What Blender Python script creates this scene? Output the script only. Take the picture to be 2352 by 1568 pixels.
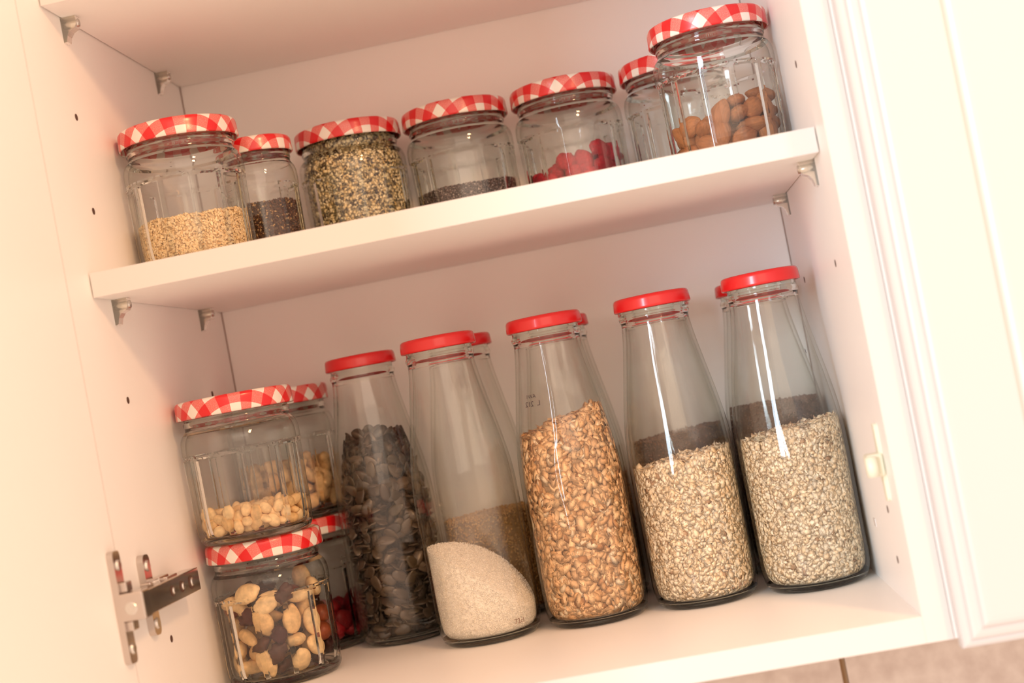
import bpy, math, random
import numpy as np
from mathutils import Vector, Matrix, Euler

PI = math.pi
sc = bpy.context.scene
col = sc.collection
for o in list(bpy.data.objects):
    bpy.data.objects.remove(o)

# ------------------------------------------------------------------ camera
cam_d = bpy.data.cameras.new('camera')
cam = bpy.data.objects.new('camera', cam_d)
col.objects.link(cam)
cam.location = (0.3419, -0.8865, 0.1757)
cam.rotation_euler = (1.60223, 0.18849, 0.09444)
cam_d.sensor_width = 36.0
cam_d.lens = 52.13
cam_d.clip_start = 0.01
cam_d.dof.use_dof = True
cam_d.dof.focus_distance = 1.05
cam_d.dof.aperture_fstop = 5.0
sc.camera = cam

# ------------------------------------------------------------------ world, lights, exposure
world = bpy.data.worlds.new('world')
sc.world = world
world.use_nodes = True
bg = world.node_tree.nodes['Background']
bg.inputs[0].default_value = (1.0, 0.70, 0.52, 1)
bg.inputs[1].default_value = 1.34

def area_light(name, loc, target, sx, sy, power, color, shape='RECTANGLE'):
    d = bpy.data.lights.new(name, 'AREA')
    d.shape = shape
    d.size = sx
    d.size_y = sy
    d.energy = power
    d.color = color
    o = bpy.data.objects.new(name, d)
    col.objects.link(o)
    o.location = loc
    v = Vector(target) - Vector(loc)
    o.rotation_euler = v.to_track_quat('-Z', 'Y').to_euler()
    return o

# warm kitchen lamp, above and to the right of where the picture was taken
area_light('ceiling_lamp', (0.95, -0.98, 0.92), (0.2, 0.1, 0.25), 0.16, 0.16, 8.5, (1.0, 0.52, 0.24), 'DISK')
# daylight from a tall window far behind on the left
area_light('window_daylight', (-1.08, -2.7, 0.60), (0.4, 0.1, 0.2), 0.5, 1.5, 62.0, (0.68, 0.86, 1.0))

# broad soft fill added behind the camera to brighten the cabinet interior
area_light('room_fill', (0.85, -2.4, 0.95), (0.25, 0.1, 0.22), 1.6, 0.9, 6.0, (1.0, 0.82, 0.64))

sc.view_settings.view_transform = 'Standard'
sc.view_settings.look = 'None'
sc.view_settings.gamma = 1.0
sc.view_settings.use_curve_mapping = False
sc.view_settings.exposure = 0.0
sc.cycles.max_bounces = 24
sc.cycles.transmission_bounces = 24
sc.cycles.diffuse_bounces = 10
sc.cycles.glossy_bounces = 5
sc.cycles.transparent_max_bounces = 40
sc.cycles.sample_clamp_indirect = 6.0
sc.cycles.use_denoising = True

# ------------------------------------------------------------------ helpers
rng = np.random.default_rng(7)
random.seed(7)

def nodes_mat(name):
    m = bpy.data.materials.new(name)
    m.use_nodes = True
    nt = m.node_tree
    return m, nt, nt.nodes['Principled BSDF']

def N(nt, kind, **kw):
    n = nt.nodes.new(kind)
    for k, v in kw.items():
        setattr(n, k, v)
    return n

def tag(o, label=None, cat=None, group=None, kind=None):
    if label: o['label'] = label
    if cat: o['category'] = cat
    if group: o['group'] = group
    if kind: o['kind'] = kind
    return o

def empty(name, loc=(0, 0, 0), parent=None):
    o = bpy.data.objects.new(name, None)
    o.empty_display_size = 0.02
    col.objects.link(o)
    o.location = loc
    o.parent = parent
    return o

def link(name, me, mat=None, parent=None, loc=(0, 0, 0)):
    o = bpy.data.objects.new(name, me)
    col.objects.link(o)
    o.location = loc
    o.parent = parent
    if mat and not me.materials:
        me.materials.append(mat)
    return o

def mesh_from(name, V, F, smooth=False):
    me = bpy.data.meshes.new(name)
    me.from_pydata([tuple(v) for v in V], [], [tuple(f) for f in F])
    if smooth:
        me.polygons.foreach_set('use_smooth', [True] * len(me.polygons))
    me.update()
    return me

def box_data(x0, x1, y0, y1, z0, z1, b=0.0):
    """box with a small chamfer on every edge"""
    if b <= 0:
        V = [(x, y, z) for z in (z0, z1) for y in (y0, y1) for x in (x0, x1)]
        F = [(0, 2, 3, 1), (4, 5, 7, 6), (0, 1, 5, 4), (2, 6, 7, 3), (0, 4, 6, 2), (1, 3, 7, 5)]
        return V, F
    import bmesh
    bm = bmesh.new()
    V, F = box_data(x0, x1, y0, y1, z0, z1)
    vs = [bm.verts.new(v) for v in V]
    for f in F:
        bm.faces.new([vs[i] for i in f])
    bmesh.ops.bevel(bm, geom=bm.edges[:], offset=b, segments=2, affect='EDGES', profile=0.5)
    bm.verts.index_update()
    V = [tuple(v.co) for v in bm.verts]
    F = [tuple(v.index for v in f.verts) for f in bm.faces]
    bm.free()
    return V, F

def merge(*parts):
    V, F = [], []
    for v, f in parts:
        n = len(V)
        V += list(v)
        F += [tuple(i + n for i in ff) for ff in f]
    return V, F

def box(name, dims, mat, parent=None, b=0.0):
    V, F = box_data(*dims, b=b)
    return link(name, mesh_from(name, V, F), mat, parent)

def cyl_data(p0, p1, r0, r1=None, n=20, cap=True):
    r1 = r0 if r1 is None else r1
    p0, p1 = Vector(p0), Vector(p1)
    q = (p1 - p0).to_track_quat('Z', 'Y').to_matrix()
    V, F = [], []
    for p, r in ((p0, r0), (p1, r1)):
        for i in range(n):
            a = 2 * PI * i / n
            V.append(tuple(p + q @ Vector((r * math.cos(a), r * math.sin(a), 0))))
    for i in range(n):
        j = (i + 1) % n
        F.append((i, j, n + j, n + i))
    if cap:
        F.append(tuple(reversed(range(n))))
        F.append(tuple(range(n, 2 * n)))
    return V, F

def resample(prof, step):
    """chordal Catmull-Rom through the profile points, so turned shapes stay smooth"""
    P = np.array(prof, float)
    out = []
    for i in range(len(P) - 1):
        p0 = P[max(i - 1, 0)]; p1 = P[i]; p2 = P[i + 1]; p3 = P[min(i + 2, len(P) - 1)]
        L = np.linalg.norm(p2 - p1)
        n = max(1, int(math.ceil(L / step)))
        d1 = max(np.linalg.norm(p1 - p0), 1e-9); d3 = max(np.linalg.norm(p3 - p2), 1e-9)
        m1 = ((p2 - p0) / (d1 + L)) * L if i > 0 else (p2 - p1)
        m2 = ((p3 - p1) / (d3 + L)) * L if i < len(P) - 2 else (p2 - p1)
        for k in range(n):
            t = k / n
            out.append((2*t**3-3*t**2+1)*p1 + (t**3-2*t**2+t)*m1 + (-2*t**3+3*t**2)*p2 + (t**3-t**2)*m2)
    out.append(P[-1])
    return np.array(out)

def lathe(name, prof, seg, mod=None, uv=False):
    """turn a profile of (r, z) about z; r = 0 ends become poles. mod(r, z, theta, s) alters r."""
    prof = np.array(prof, float)
    n = len(prof)
    th = np.linspace(0, 2 * PI, seg, endpoint=False)
    arc = np.concatenate([[0], np.cumsum(np.linalg.norm(np.diff(prof, axis=0), axis=1))])
    V, F, S = [], [], []
    idx = []
    for k, (r, z) in enumerate(prof):
        if r < 1e-7:
            idx.append([len(V)] * seg)
            V.append((0, 0, z)); S.append((0, 0))
        else:
            rr = np.full(seg, r)
            if mod is not None:
                rr = mod(r, z, th, k / (n - 1))
            idx.append(list(range(len(V), len(V) + seg)))
            for t, a in zip(th, rr):
                V.append((a * math.cos(t), a * math.sin(t), z))
                S.append((arc[k] * math.cos(t), arc[k] * math.sin(t)))
    for k in range(n - 1):
        A, B = idx[k], idx[k + 1]
        for i in range(seg):
            j = (i + 1) % seg
            f = [A[i], A[j], B[j], B[i]]
            g = []
            for q in f:
                if q not in g:
                    g.append(q)
            if len(g) > 2:
                F.append(tuple(g))
    me = mesh_from(name, V, F, True)
    if uv:
        lay = me.uv_layers.new(name='UVMap')
        li = np.zeros(len(me.loops), int)
        me.loops.foreach_get('vertex_index', li)
        lay.data.foreach_set('uv', np.array(S)[li].ravel())
    return me

# ------------------------------------------------------------------ materials
def paint(name, color, rough=0.42, bump=0.0, scale=300, mott=0.03, spec=0.4):
    m, nt, b = nodes_mat(name)
    tc = N(nt, 'ShaderNodeTexCoord')
    no = N(nt, 'ShaderNodeTexNoise'); no.inputs['Scale'].default_value = 9; no.inputs['Detail'].default_value = 4
    nt.links.new(tc.outputs['Object'], no.inputs['Vector'])
    mx = N(nt, 'ShaderNodeMix', data_type='RGBA')
    mx.inputs[6].default_value = (*[c * (1 - mott) for c in color], 1)
    mx.inputs[7].default_value = (*[min(1, c * (1 + mott)) for c in color], 1)
    nt.links.new(no.outputs['Fac'], mx.inputs[0])
    nt.links.new(mx.outputs[2], b.inputs['Base Color'])
    b.inputs['Roughness'].default_value = rough
    b.inputs['Specular IOR Level'].default_value = spec
    if bump:
        n2 = N(nt, 'ShaderNodeTexNoise'); n2.inputs['Scale'].default_value = scale
        nt.links.new(tc.outputs['Object'], n2.inputs['Vector'])
        bp = N(nt, 'ShaderNodeBump'); bp.inputs['Strength'].default_value = bump; bp.inputs['Distance'].default_value = 0.001
        nt.links.new(n2.outputs['Fac'], bp.inputs['Height'])
        nt.links.new(bp.outputs['Normal'], b.inputs['Normal'])
    return m

M_white = paint('white_melamine', (0.915, 0.905, 0.885), 0.45, 0.05, 900, 0.006)
M_edge = paint('white_edge_band', (0.70, 0.675, 0.655), 0.38, 0, 0, 0.008)
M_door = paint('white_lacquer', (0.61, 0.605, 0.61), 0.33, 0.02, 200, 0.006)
M_hole = paint('drilled_hole', (0.10, 0.05, 0.035), 0.9)
M_seam = paint('dark_joint', (0.25, 0.16, 0.12), 0.9)
M_plastic = paint('ivory_plastic', (0.80, 0.80, 0.66), 0.4)
M_grout = paint('tan_grout', (0.42, 0.27, 0.15), 0.9, 0.3, 900)
M_ink = paint('black_ink', (0.05, 0.035, 0.045), 0.6)

def metal(name, color, rough):
    m, nt, b = nodes_mat(name)
    b.inputs['Base Color'].default_value = (*color, 1)
    b.inputs['Metallic'].default_value = 1.0
    tc = N(nt, 'ShaderNodeTexCoord')
    no = N(nt, 'ShaderNodeTexNoise'); no.inputs['Scale'].default_value = 60
    nt.links.new(tc.outputs['Object'], no.inputs['Vector'])
    mr = N(nt, 'ShaderNodeMapRange')
    mr.inputs[3].default_value = rough * 0.8; mr.inputs[4].default_value = rough * 1.3
    nt.links.new(no.outputs['Fac'], mr.inputs[0])
    nt.links.new(mr.outputs[0], b.inputs['Roughness'])
    return m

M_nickel = metal('nickel_plate', (0.62, 0.56, 0.52), 0.16)
M_steel = metal('steel_pin', (0.70, 0.68, 0.64), 0.25)

def glass_mat(name, color, ior=1.5):
    m, nt, b = nodes_mat(name)
    nt.nodes.remove(b)
    g = N(nt, 'ShaderNodeBsdfGlass')
    g.inputs['Color'].default_value = (*color, 1)
    g.inputs['Roughness'].default_value = 0.0
    g.inputs['IOR'].default_value = ior
    nt.links.new(g.outputs[0], nt.nodes['Material Output'].inputs['Surface'])
    return m

M_glass = glass_mat('clear_glass_thick', (0.975, 0.985, 0.972), 1.48)

def wall_glass(name, tint, k):
    """thin glass wall: Schlick reflection, and light passing straight on, tinted by its path through the wall"""
    m, nt, b = nodes_mat(name)
    nt.nodes.remove(b)
    lw = N(nt, 'ShaderNodeLayerWeight'); lw.inputs[0].default_value = 0.5       # facing = 1 - |cos|
    p5 = N(nt, 'ShaderNodeMath', operation='POWER'); p5.inputs[1].default_value = 5.0
    nt.links.new(lw.outputs['Facing'], p5.inputs[0])
    fr = N(nt, 'ShaderNodeMath', operation='MULTIPLY_ADD'); fr.inputs[1].default_value = 0.96; fr.inputs[2].default_value = 0.04
    nt.links.new(p5.outputs[0], fr.inputs[0])
    cs = N(nt, 'ShaderNodeMath', operation='SUBTRACT'); cs.inputs[0].default_value = 1.0
    nt.links.new(lw.outputs['Facing'], cs.inputs[1])
    mxm = N(nt, 'ShaderNodeMath', operation='MAXIMUM'); mxm.inputs[1].default_value = 0.06
    nt.links.new(cs.outputs[0], mxm.inputs[0])
    inv = N(nt, 'ShaderNodeMath', operation='DIVIDE'); inv.inputs[0].default_value = k
    nt.links.new(mxm.outputs[0], inv.inputs[1])
    cc = N(nt, 'ShaderNodeCombineColor')
    for i, c in enumerate(tint):
        pw = N(nt, 'ShaderNodeMath', operation='POWER'); pw.inputs[0].default_value = c
        nt.links.new(inv.outputs[0], pw.inputs[1])
        nt.links.new(pw.outputs[0], cc.inputs[i])
    tr = N(nt, 'ShaderNodeBsdfTransparent')
    nt.links.new(cc.outputs[0], tr.inputs[0])
    gl = N(nt, 'ShaderNodeBsdfGlossy'); gl.inputs['Roughness'].default_value = 0.0
    mx = N(nt, 'ShaderNodeMixShader')
    nt.links.new(fr.outputs[0], mx.inputs[0]); nt.links.new(tr.outputs[0], mx.inputs[1]); nt.links.new(gl.outputs[0], mx.inputs[2])
    nt.links.new(mx.outputs[0], nt.nodes['Material Output'].inputs['Surface'])
    return m
M_wall = wall_glass('clear_glass_wall', (0.988, 0.990, 0.984), 1.0)

def glass_slots(me, z_low, z_high, n_f=0, fz=(0, 0)):
    """walls are thin glass; the heavy base, the threaded neck and the moulded panel ridges are solid glass"""
    me.materials.append(M_wall); me.materials.append(M_glass)
    for p in me.polygons:
        c = p.center
        k = 1 if (c.z < z_low or c.z > z_high) else 0
        if n_f and not k and fz[0] < c.z < fz[1]:
            st = 2 * PI / n_f
            ph = abs((math.atan2(c.y, c.x) + st / 2) % st - st / 2) / (st / 2)
            arch = fz[1] - 0.0045 * ph ** 3
            if ph > 0.84 or (arch - 0.0030 < c.z < arch):
                k = 1
        p.material_index = k

def clear_plastic():
    m, nt, b = nodes_mat('clear_plastic')
    b.inputs['Base Color'].default_value = (0.98, 0.93, 0.82, 1)
    b.inputs['Roughness'].default_value = 0.25
    b.inputs['Transmission Weight'].default_value = 0.75
    b.inputs['IOR'].default_value = 1.4
    return m
M_clear = clear_plastic()

def gingham():
    m, nt, b = nodes_mat('red_white_gingham_tin')
    uv = N(nt, 'ShaderNodeUVMap')
    uv.uv_map = 'UVMap'
    sp = N(nt, 'ShaderNodeSeparateXYZ')
    nt.links.new(uv.outputs[0], sp.inputs[0])
    fac = []
    for ax in (0, 1):
        mu = N(nt, 'ShaderNodeMath', operation='MULTIPLY'); mu.inputs[1].default_value = 1 / 0.0175
        nt.links.new(sp.outputs[ax], mu.inputs[0])
        ad = N(nt, 'ShaderNodeMath', operation='ADD'); ad.inputs[1].default_value = 100.25
        nt.links.new(mu.outputs[0], ad.inputs[0])
        fr = N(nt, 'ShaderNodeMath', operation='FRACT')
        nt.links.new(ad.outputs[0], fr.inputs[0])
        gt = N(nt, 'ShaderNodeMath', operation='GREATER_THAN'); gt.inputs[1].default_value = 0.5
        nt.links.new(fr.outputs[0], gt.inputs[0])
        fac.append(gt)
    s = N(nt, 'ShaderNodeMath', operation='ADD')
    nt.links.new(fac[0].outputs[0], s.inputs[0]); nt.links.new(fac[1].outputs[0], s.inputs[1])
    h = N(nt, 'ShaderNodeMath', operation='MULTIPLY'); h.inputs[1].default_value = 0.5
    nt.links.new(s.outputs[0], h.inputs[0])
    # printed weave grain
    no = N(nt, 'ShaderNodeTexNoise'); no.inputs['Scale'].default_value = 1400; no.inputs['Detail'].default_value = 2
    nt.links.new(uv.outputs[0], no.inputs['Vector'])
    mr = N(nt, 'ShaderNodeMapRange'); mr.inputs[1].default_value = 0.3; mr.inputs[2].default_value = 0.7
    mr.inputs[3].default_value = -0.10; mr.inputs[4].default_value = 0.10
    nt.links.new(no.outputs['Fac'], mr.inputs[0])
    a2 = N(nt, 'ShaderNodeMath', operation='ADD'); a2.use_clamp = True
    nt.links.new(h.outputs[0], a2.inputs[0]); nt.links.new(mr.outputs[0], a2.inputs[1])
    cr = N(nt, 'ShaderNodeValToRGB')
    e = cr.color_ramp.elements
    e[0].position = 0.05; e[0].color = (0.80, 0.76, 0.70, 1)
    e[1].position = 0.95; e[1].color = (0.66, 0.008, 0.012, 1)
    k = e.new(0.5); k.color = (0.72, 0.155, 0.135, 1)
    nt.links.new(a2.outputs[0], cr.inputs[0])
    nt.links.new(cr.outputs[0], b.inputs['Base Color'])
    b.inputs['Roughness'].default_value = 0.28
    b.inputs['Coat Weight'].default_value = 0.3
    b.inputs['Coat Roughness'].default_value = 0.15
    return m
M_ging = gingham()

def red_lid():
    m, nt, b = nodes_mat('red_lacquered_tin')
    b.inputs['Base Color'].default_value = (0.70, 0.010, 0.012, 1)
    b.inputs['Roughness'].default_value = 0.27
    b.inputs['Coat Weight'].default_value = 0.4
    b.inputs['Coat Roughness'].default_value = 0.12
    return m
M_red = red_lid()

def tile_mat():
    m, nt, b = nodes_mat('beige_glazed_tile')
    tc = N(nt, 'ShaderNodeTexCoord')
    no = N(nt, 'ShaderNodeTexNoise'); no.inputs['Scale'].default_value = 55; no.inputs['Detail'].default_value = 5
    nt.links.new(tc.outputs['Object'], no.inputs['Vector'])
    cr = N(nt, 'ShaderNodeValToRGB')
    cr.color_ramp.elements[0].position = 0.35; cr.color_ramp.elements[0].color = (0.46, 0.375, 0.325, 1)
    cr.color_ramp.elements[1].position = 0.65; cr.color_ramp.elements[1].color = (0.57, 0.49, 0.43, 1)
    nt.links.new(no.outputs['Fac'], cr.inputs[0])
    nt.links.new(cr.outputs[0], b.inputs['Base Color'])
    b.inputs['Roughness'].default_value = 0.35
    return m
M_tile = tile_mat()

def attr_mat(name, rough=0.7, spec=0.3, grain=0.12, scale=2500, sss=0.0):
    """colour comes from the grain's own colour attribute with fine mottling"""
    m, nt, b = nodes_mat(name)
    at = N(nt, 'ShaderNodeAttribute'); at.attribute_name = 'Col'
    tc = N(nt, 'ShaderNodeTexCoord')
    no = N(nt, 'ShaderNodeTexNoise'); no.inputs['Scale'].default_value = scale
    nt.links.new(tc.outputs['Object'], no.inputs['Vector'])
    mr = N(nt, 'ShaderNodeMapRange'); mr.inputs[1].default_value = 0.25; mr.inputs[2].default_value = 0.75
    mr.inputs[3].default_value = 1 - grain; mr.inputs[4].default_value = 1 + grain
    nt.links.new(no.outputs['Fac'], mr.inputs[0])
    mx = N(nt, 'ShaderNodeVectorMath', operation='SCALE')
    nt.links.new(at.outputs['Color'], mx.inputs[0]); nt.links.new(mr.outputs[0], mx.inputs['Scale'])
    nt.links.new(mx.outputs[0], b.inputs['Base Color'])
    b.inputs['Roughness'].default_value = rough
    b.inputs['Specular IOR Level'].default_value = spec
    return m
M_flake = attr_mat('cereal_flake', 0.75, 0.25, 0.16, 900)
M_seed = attr_mat('small_seed', 0.5, 0.4, 0.08, 1200)
M_sugar = attr_mat('sugar_crystal', 0.6, 0.5, 0.06, 3000)

def nut_mat(name, cols, rough=0.55, scale=220, streak=False, bump=0.3, spec=0.3):
    """per-object colour choice plus streaky or mottled skin"""
    m, nt, b = nodes_mat(name)
    oi = N(nt, 'ShaderNodeObjectInfo')
    cr = N(nt, 'ShaderNodeValToRGB')
    e = cr.color_ramp.elements
    e[0].position = 0.0; e[0].color = (*cols[0], 1)
    e[1].position = 1.0; e[1].color = (*cols[-1], 1)
    for i, c in enumerate(cols[1:-1]):
        k = e.new((i + 1) / (len(cols) - 1)); k.color = (*c, 1)
    nt.links.new(oi.outputs['Random'], cr.inputs[0])
    tc = N(nt, 'ShaderNodeTexCoord')
    mp = N(nt, 'ShaderNodeMapping')
    if streak:
        mp.inputs['Scale'].default_value = (0.18, 1, 1)
    nt.links.new(tc.outputs['Object'], mp.inputs[0])
    no = N(nt, 'ShaderNodeTexNoise'); no.inputs['Scale'].default_value = scale; no.inputs['Detail'].default_value = 4
    nt.links.new(mp.outputs[0], no.inputs['Vector'])
    mr = N(nt, 'ShaderNodeMapRange'); mr.inputs[1].default_value = 0.3; mr.inputs[2].default_value = 0.7
    mr.inputs[3].default_value = 0.72; mr.inputs[4].default_value = 1.18
    nt.links.new(no.outputs['Fac'], mr.inputs[0])
    mx = N(nt, 'ShaderNodeVectorMath', operation='SCALE')
    nt.links.new(cr.outputs[0], mx.inputs[0]); nt.links.new(mr.outputs[0], mx.inputs['Scale'])
    nt.links.new(mx.outputs[0], b.inputs['Base Color'])
    bp = N(nt, 'ShaderNodeBump'); bp.inputs['Strength'].default_value = bump; bp.inputs['Distance'].default_value = 0.0006
    nt.links.new(no.outputs['Fac'], bp.inputs['Height']); nt.links.new(bp.outputs[0], b.inputs['Normal'])
    b.inputs['Roughness'].default_value = rough
    b.inputs['Specular IOR Level'].default_value = spec
    return m
M_almond = nut_mat('almond_skin', [(0.30, 0.105, 0.035), (0.40, 0.155, 0.055), (0.34, 0.12, 0.045)], 0.6, 700, True, 0.5)
M_blanched = nut_mat('blanched_nut', [(0.78, 0.55, 0.28), (0.85, 0.64, 0.36), (0.72, 0.46, 0.2)], 0.5, 200, False, 0.15)
M_cashew = nut_mat('cashew_nut', [(0.72, 0.47, 0.22), (0.82, 0.6, 0.33), (0.66, 0.4, 0.17)], 0.5, 200, False, 0.2)
M_raisin = nut_mat('raisin_skin', [(0.045, 0.014, 0.008), (0.09, 0.03, 0.016), (0.035, 0.008, 0.008), (0.09, 0.012, 0.012)], 0.45, 260, False, 0.8)
M_hazel = nut_mat('hazelnut_skin', [(0.20, 0.04, 0.016), (0.26, 0.06, 0.02)], 0.35, 400, True, 0.3)
M_berry = nut_mat('dried_berry', [(0.42, 0.014, 0.03), (0.52, 0.025, 0.05), (0.34, 0.008, 0.02)], 0.6, 420, False, 0.9)
M_darkberry = nut_mat('dark_dried_berry', [(0.24, 0.006, 0.012), (0.34, 0.012, 0.02), (0.10, 0.004, 0.006)], 0.5, 420, False, 0.9)
M_pumpkin = nut_mat('pumpkin_seed_skin', [(0.055, 0.036, 0.024), (0.12, 0.085, 0.055), (0.04, 0.026, 0.018), (0.075, 0.052, 0.026)], 0.28, 260, True, 0.25, 0.5)

# ------------------------------------------------------------------ the cabinet
W = 0.468; D = 0.3268; T = 0.016
SY = 0.0384                       # shelves stand back from the front edge
ZB, ZA = 0.283, 0.4757            # undersides of the two shelves
TOP = 0.66
XL, XR = -0.0015, W + 0.001       # inner faces of the two sides

cab = empty('kitchen_cabinet', (0, 0, 0))
tag(cab, 'open white wall cabinet holding the jars and bottles, its door swung open', 'cabinet')
EB = 0.0008                       # thickness of the edge banding
for x0, x1 in ((XL - T, XL), (XR, XR + T)):
    p = box('side_panel', (x0, x1, EB, D + 0.012, -T, TOP + T), M_white, cab)
    box('edge_band', (x0, x1, 0, EB, -T, TOP + T), M_edge, p, 0.0002)
p = box('bottom_panel', (XL, XR, EB + 0.0002, D + 0.012, -T, 0), M_white, cab)
box('edge_band', (XL, XR, 0.0002, EB + 0.0002, -T, 0), M_edge, p, 0.0002)
box('top_panel', (XL, XR, 0.0002, D + 0.012, TOP, TOP + T), M_white, cab, 0.0004)
box('back_panel', (XL, XR, D, D + 0.006, 0, TOP), M_white, cab)
# thin dark joints where the back board sits in its groove
for dims in ((XL, XL + 0.0007, D - 0.0006, D, 0.0005, TOP), (XR - 0.0007, XR, D - 0.0006, D, 0.0005, TOP)):
    box('joint', dims, M_seam, cab)

# drilled rows of shelf holes
def hole(x, sgn, y, z):
    me_ = cyl_data((x, y, z), (x + sgn * 0.0002, y, z), 0.0024, 0.0024, 14)
    link('pin_hole', mesh_from('pin_hole', *me_), M_hole, cab)
for z in (0.0235, 0.0555, 0.2155, 0.3435, 0.4075, 0.6):
    hole(XL, 1, 0.0695, z)
    hole(XL, 1, 0.2600, z)
for z in (0.0265, 0.0582, 0.2150, 0.3445, 0.4139):
    hole(XR, -1, 0.0695 if z > 0.1 else 0.053, z)
    hole(XR, -1, 0.2590, z)

# shelf supports: clear plastic bracket with a steel pin
def support_mesh():
    V, F = [], []
    # bracket outline in (x, z), pushed along y
    ol = [(0.0, 0.0), (0.0105, 0.0), (0.0105, -0.0055), (0.0090, -0.0080), (0.0055, -0.0095), (0.0032, -0.0125),
          (0.0022, -0.0165), (0.0, -0.0170)]
    n = len(ol)
    for y in (-0.004, 0.004):
        V += [(x, y, z) for x, z in ol]
    F.append(tuple(range(n))); F.append(tuple(reversed(range(n, 2 * n))))
    for i in range(n):
        j = (i + 1) % n
        F.append((j, i, n + i, n + j))
    return V, F
sup_me = mesh_from('shelf_support', *support_mesh())
sup_me.materials.append(M_clear)
pin_me = mesh_from('support_pin', *cyl_data((-0.002, -0.0, -0.0042), (0.0112, 0.0, -0.0042), 0.0027, 0.0027, 16), True)
pin_me.materials.append(M_steel)
for z in (ZB, ZA):
    for x, rot in ((XL, 0), (XR, PI)):
        for y in (0.0760, 0.2660):
            s = link('shelf_support', sup_me, None, cab, (x, y, z))
            s.rotation_euler = (0, 0, rot)
            p = link('support_pin', pin_me, None, s)
            p['label'] = 'steel pin'

# open door on the left, swung out square to the front
DX = -0.0016
door = empty('door', (0, 0, 0), cab)
V, F = box_data(DX - 0.019, DX, -0.500, -0.0004, -0.0185, TOP + T, 0.0004)
link('door_leaf', mesh_from('door_leaf', V, F), M_white, door)

# hinge: mounting plate with wings on the side panel, arm, link and cup flange
HZ = 0.0895
hinge = empty('hinge', (0, 0, 0), cab)
hinge['label'] = 'nickel plated cup hinge'
def rounded_strip(x0, x1, yc, hw, z0, z1, r=None, n=8):
    """flat strip in the y-z plane with rounded ends, thickness along x"""
    r = hw if r is None else r
    ol = []
    for (zc, s) in ((z1 - r, 1), (z0 + r, -1)):
        for k in range(n + 1):
            a = PI * k / n
            yy = -math.cos(a) * r * s; zz = math.sin(a) * r * s
            yy += (hw - r) * (1 if yy > 0 else -1)
            ol.append((yc + yy, zc + zz))
    m = len(ol)
    V = [(x, y, z) for x in (x0, x1) for y, z in ol]
    F = [tuple(range(m)), tuple(reversed(range(m, 2 * m)))]
    for i in range(m):
        j = (i + 1) % m
        F.append((j, i, m + i, m + j))
    return V, F
plate = merge(rounded_strip(XL, XL + 0.0045, 0.037, 0.0062, HZ - 0.026, HZ + 0.026, 0.0045),
              box_data(XL, XL + 0.0075, 0.030, 0.066, HZ - 0.0085, HZ + 0.0085, 0.0012))
link('mounting_plate', mesh_from('mounting_plate', *plate), M_nickel, hinge)
for dz in (-0.0185, 0.0185):
    scr = merge(cyl_data((XL + 0.0045, 0.037, HZ + dz), (XL + 0.0058, 0.037, HZ + dz), 0.0038, 0.0030, 18))
    link('screw', mesh_from('screw', *scr), M_steel, hinge)
# adjuster ribs above the arm
ribs = merge(box_data(XL + 0.004, XL + 0.010, 0.040, 0.058, HZ + 0.0070, HZ + 0.0098, 0.0006),
             box_data(XL + 0.006, XL + 0.013, 0.046, 0.066, HZ + 0.0068, HZ + 0.0086, 0.0006))
link('adjuster', mesh_from('adjuster', *ribs), M_nickel, hinge)
# arm: an open channel with slots
AX0, AX1 = XL + 0.0075, XL + 0.0185
arm = merge(box_data(AX1 - 0.0014, AX1, -0.006, 0.092, HZ - 0.0075, HZ + 0.0075, 0.0005),
            box_data(AX0, AX1 - 0.0012, -0.006, 0.092, HZ + 0.0062, HZ + 0.0075, 0.0004),
            box_data(AX0, AX1 - 0.0012, -0.006, 0.092, HZ - 0.0075, HZ - 0.0062, 0.0004))
link('hinge_arm', mesh_from('hinge_arm', *arm), M_nickel, hinge)
for y, r in ((0.036, 0.0034), (0.055, 0.0036), (0.074, 0.0045)):
    a_ = cyl_data((AX1, y, HZ), (AX1 + 0.0004, y, HZ), r, r, 18)
    link('arm_slot', mesh_from('arm_slot', *a_), M_hole, hinge)
    s_ = cyl_data((AX1 + 0.0003, y + 0.0012, HZ), (AX1 + 0.0012, y + 0.0012, HZ), r * 0.72, r * 0.5, 18)
    link('screw', mesh_from('screw', *s_), M_steel, hinge)
lk = box_data(DX + 0.0030, AX1 + 0.0002, -0.0178, -0.0050, HZ - 0.0085, HZ + 0.0085, 0.0012)
link('hinge_link', mesh_from('hinge_link', *lk), M_nickel, hinge)
dm = cyl_data((0.0085, -0.0182, HZ - 0.001), (0.0085, -0.0174, HZ - 0.001), 0.0035, 0.0045, 18)
link('rivet', mesh_from('rivet', *dm), M_steel, hinge)
fl = merge(rounded_strip(DX, DX + 0.0042, -0.0110, 0.0060, HZ - 0.0345, HZ + 0.0345, 0.0035))
link('cup_flange', mesh_from('cup_flange', *fl), M_nickel, hinge)
for dz in (-0.0255, 0.0255):
    s_ = cyl_data((DX + 0.0042, -0.0105, HZ + dz), (DX + 0.0055, -0.0105, HZ + dz), 0.0036, 0.0028, 18)
    link('screw', mesh_from('screw', *s_), M_steel, hinge)
cup = merge(box_data(DX + 0.0036, DX + 0.0085, -0.0140, -0.0040, HZ - 0.0150, HZ - 0.0085, 0.001),
            box_data(DX + 0.0036, DX + 0.0085, -0.0140, -0.0040, HZ + 0.0085, HZ + 0.0150, 0.001))
link('cup_cheek', mesh_from('cup_cheek', *cup), M_nickel, hinge)

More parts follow.
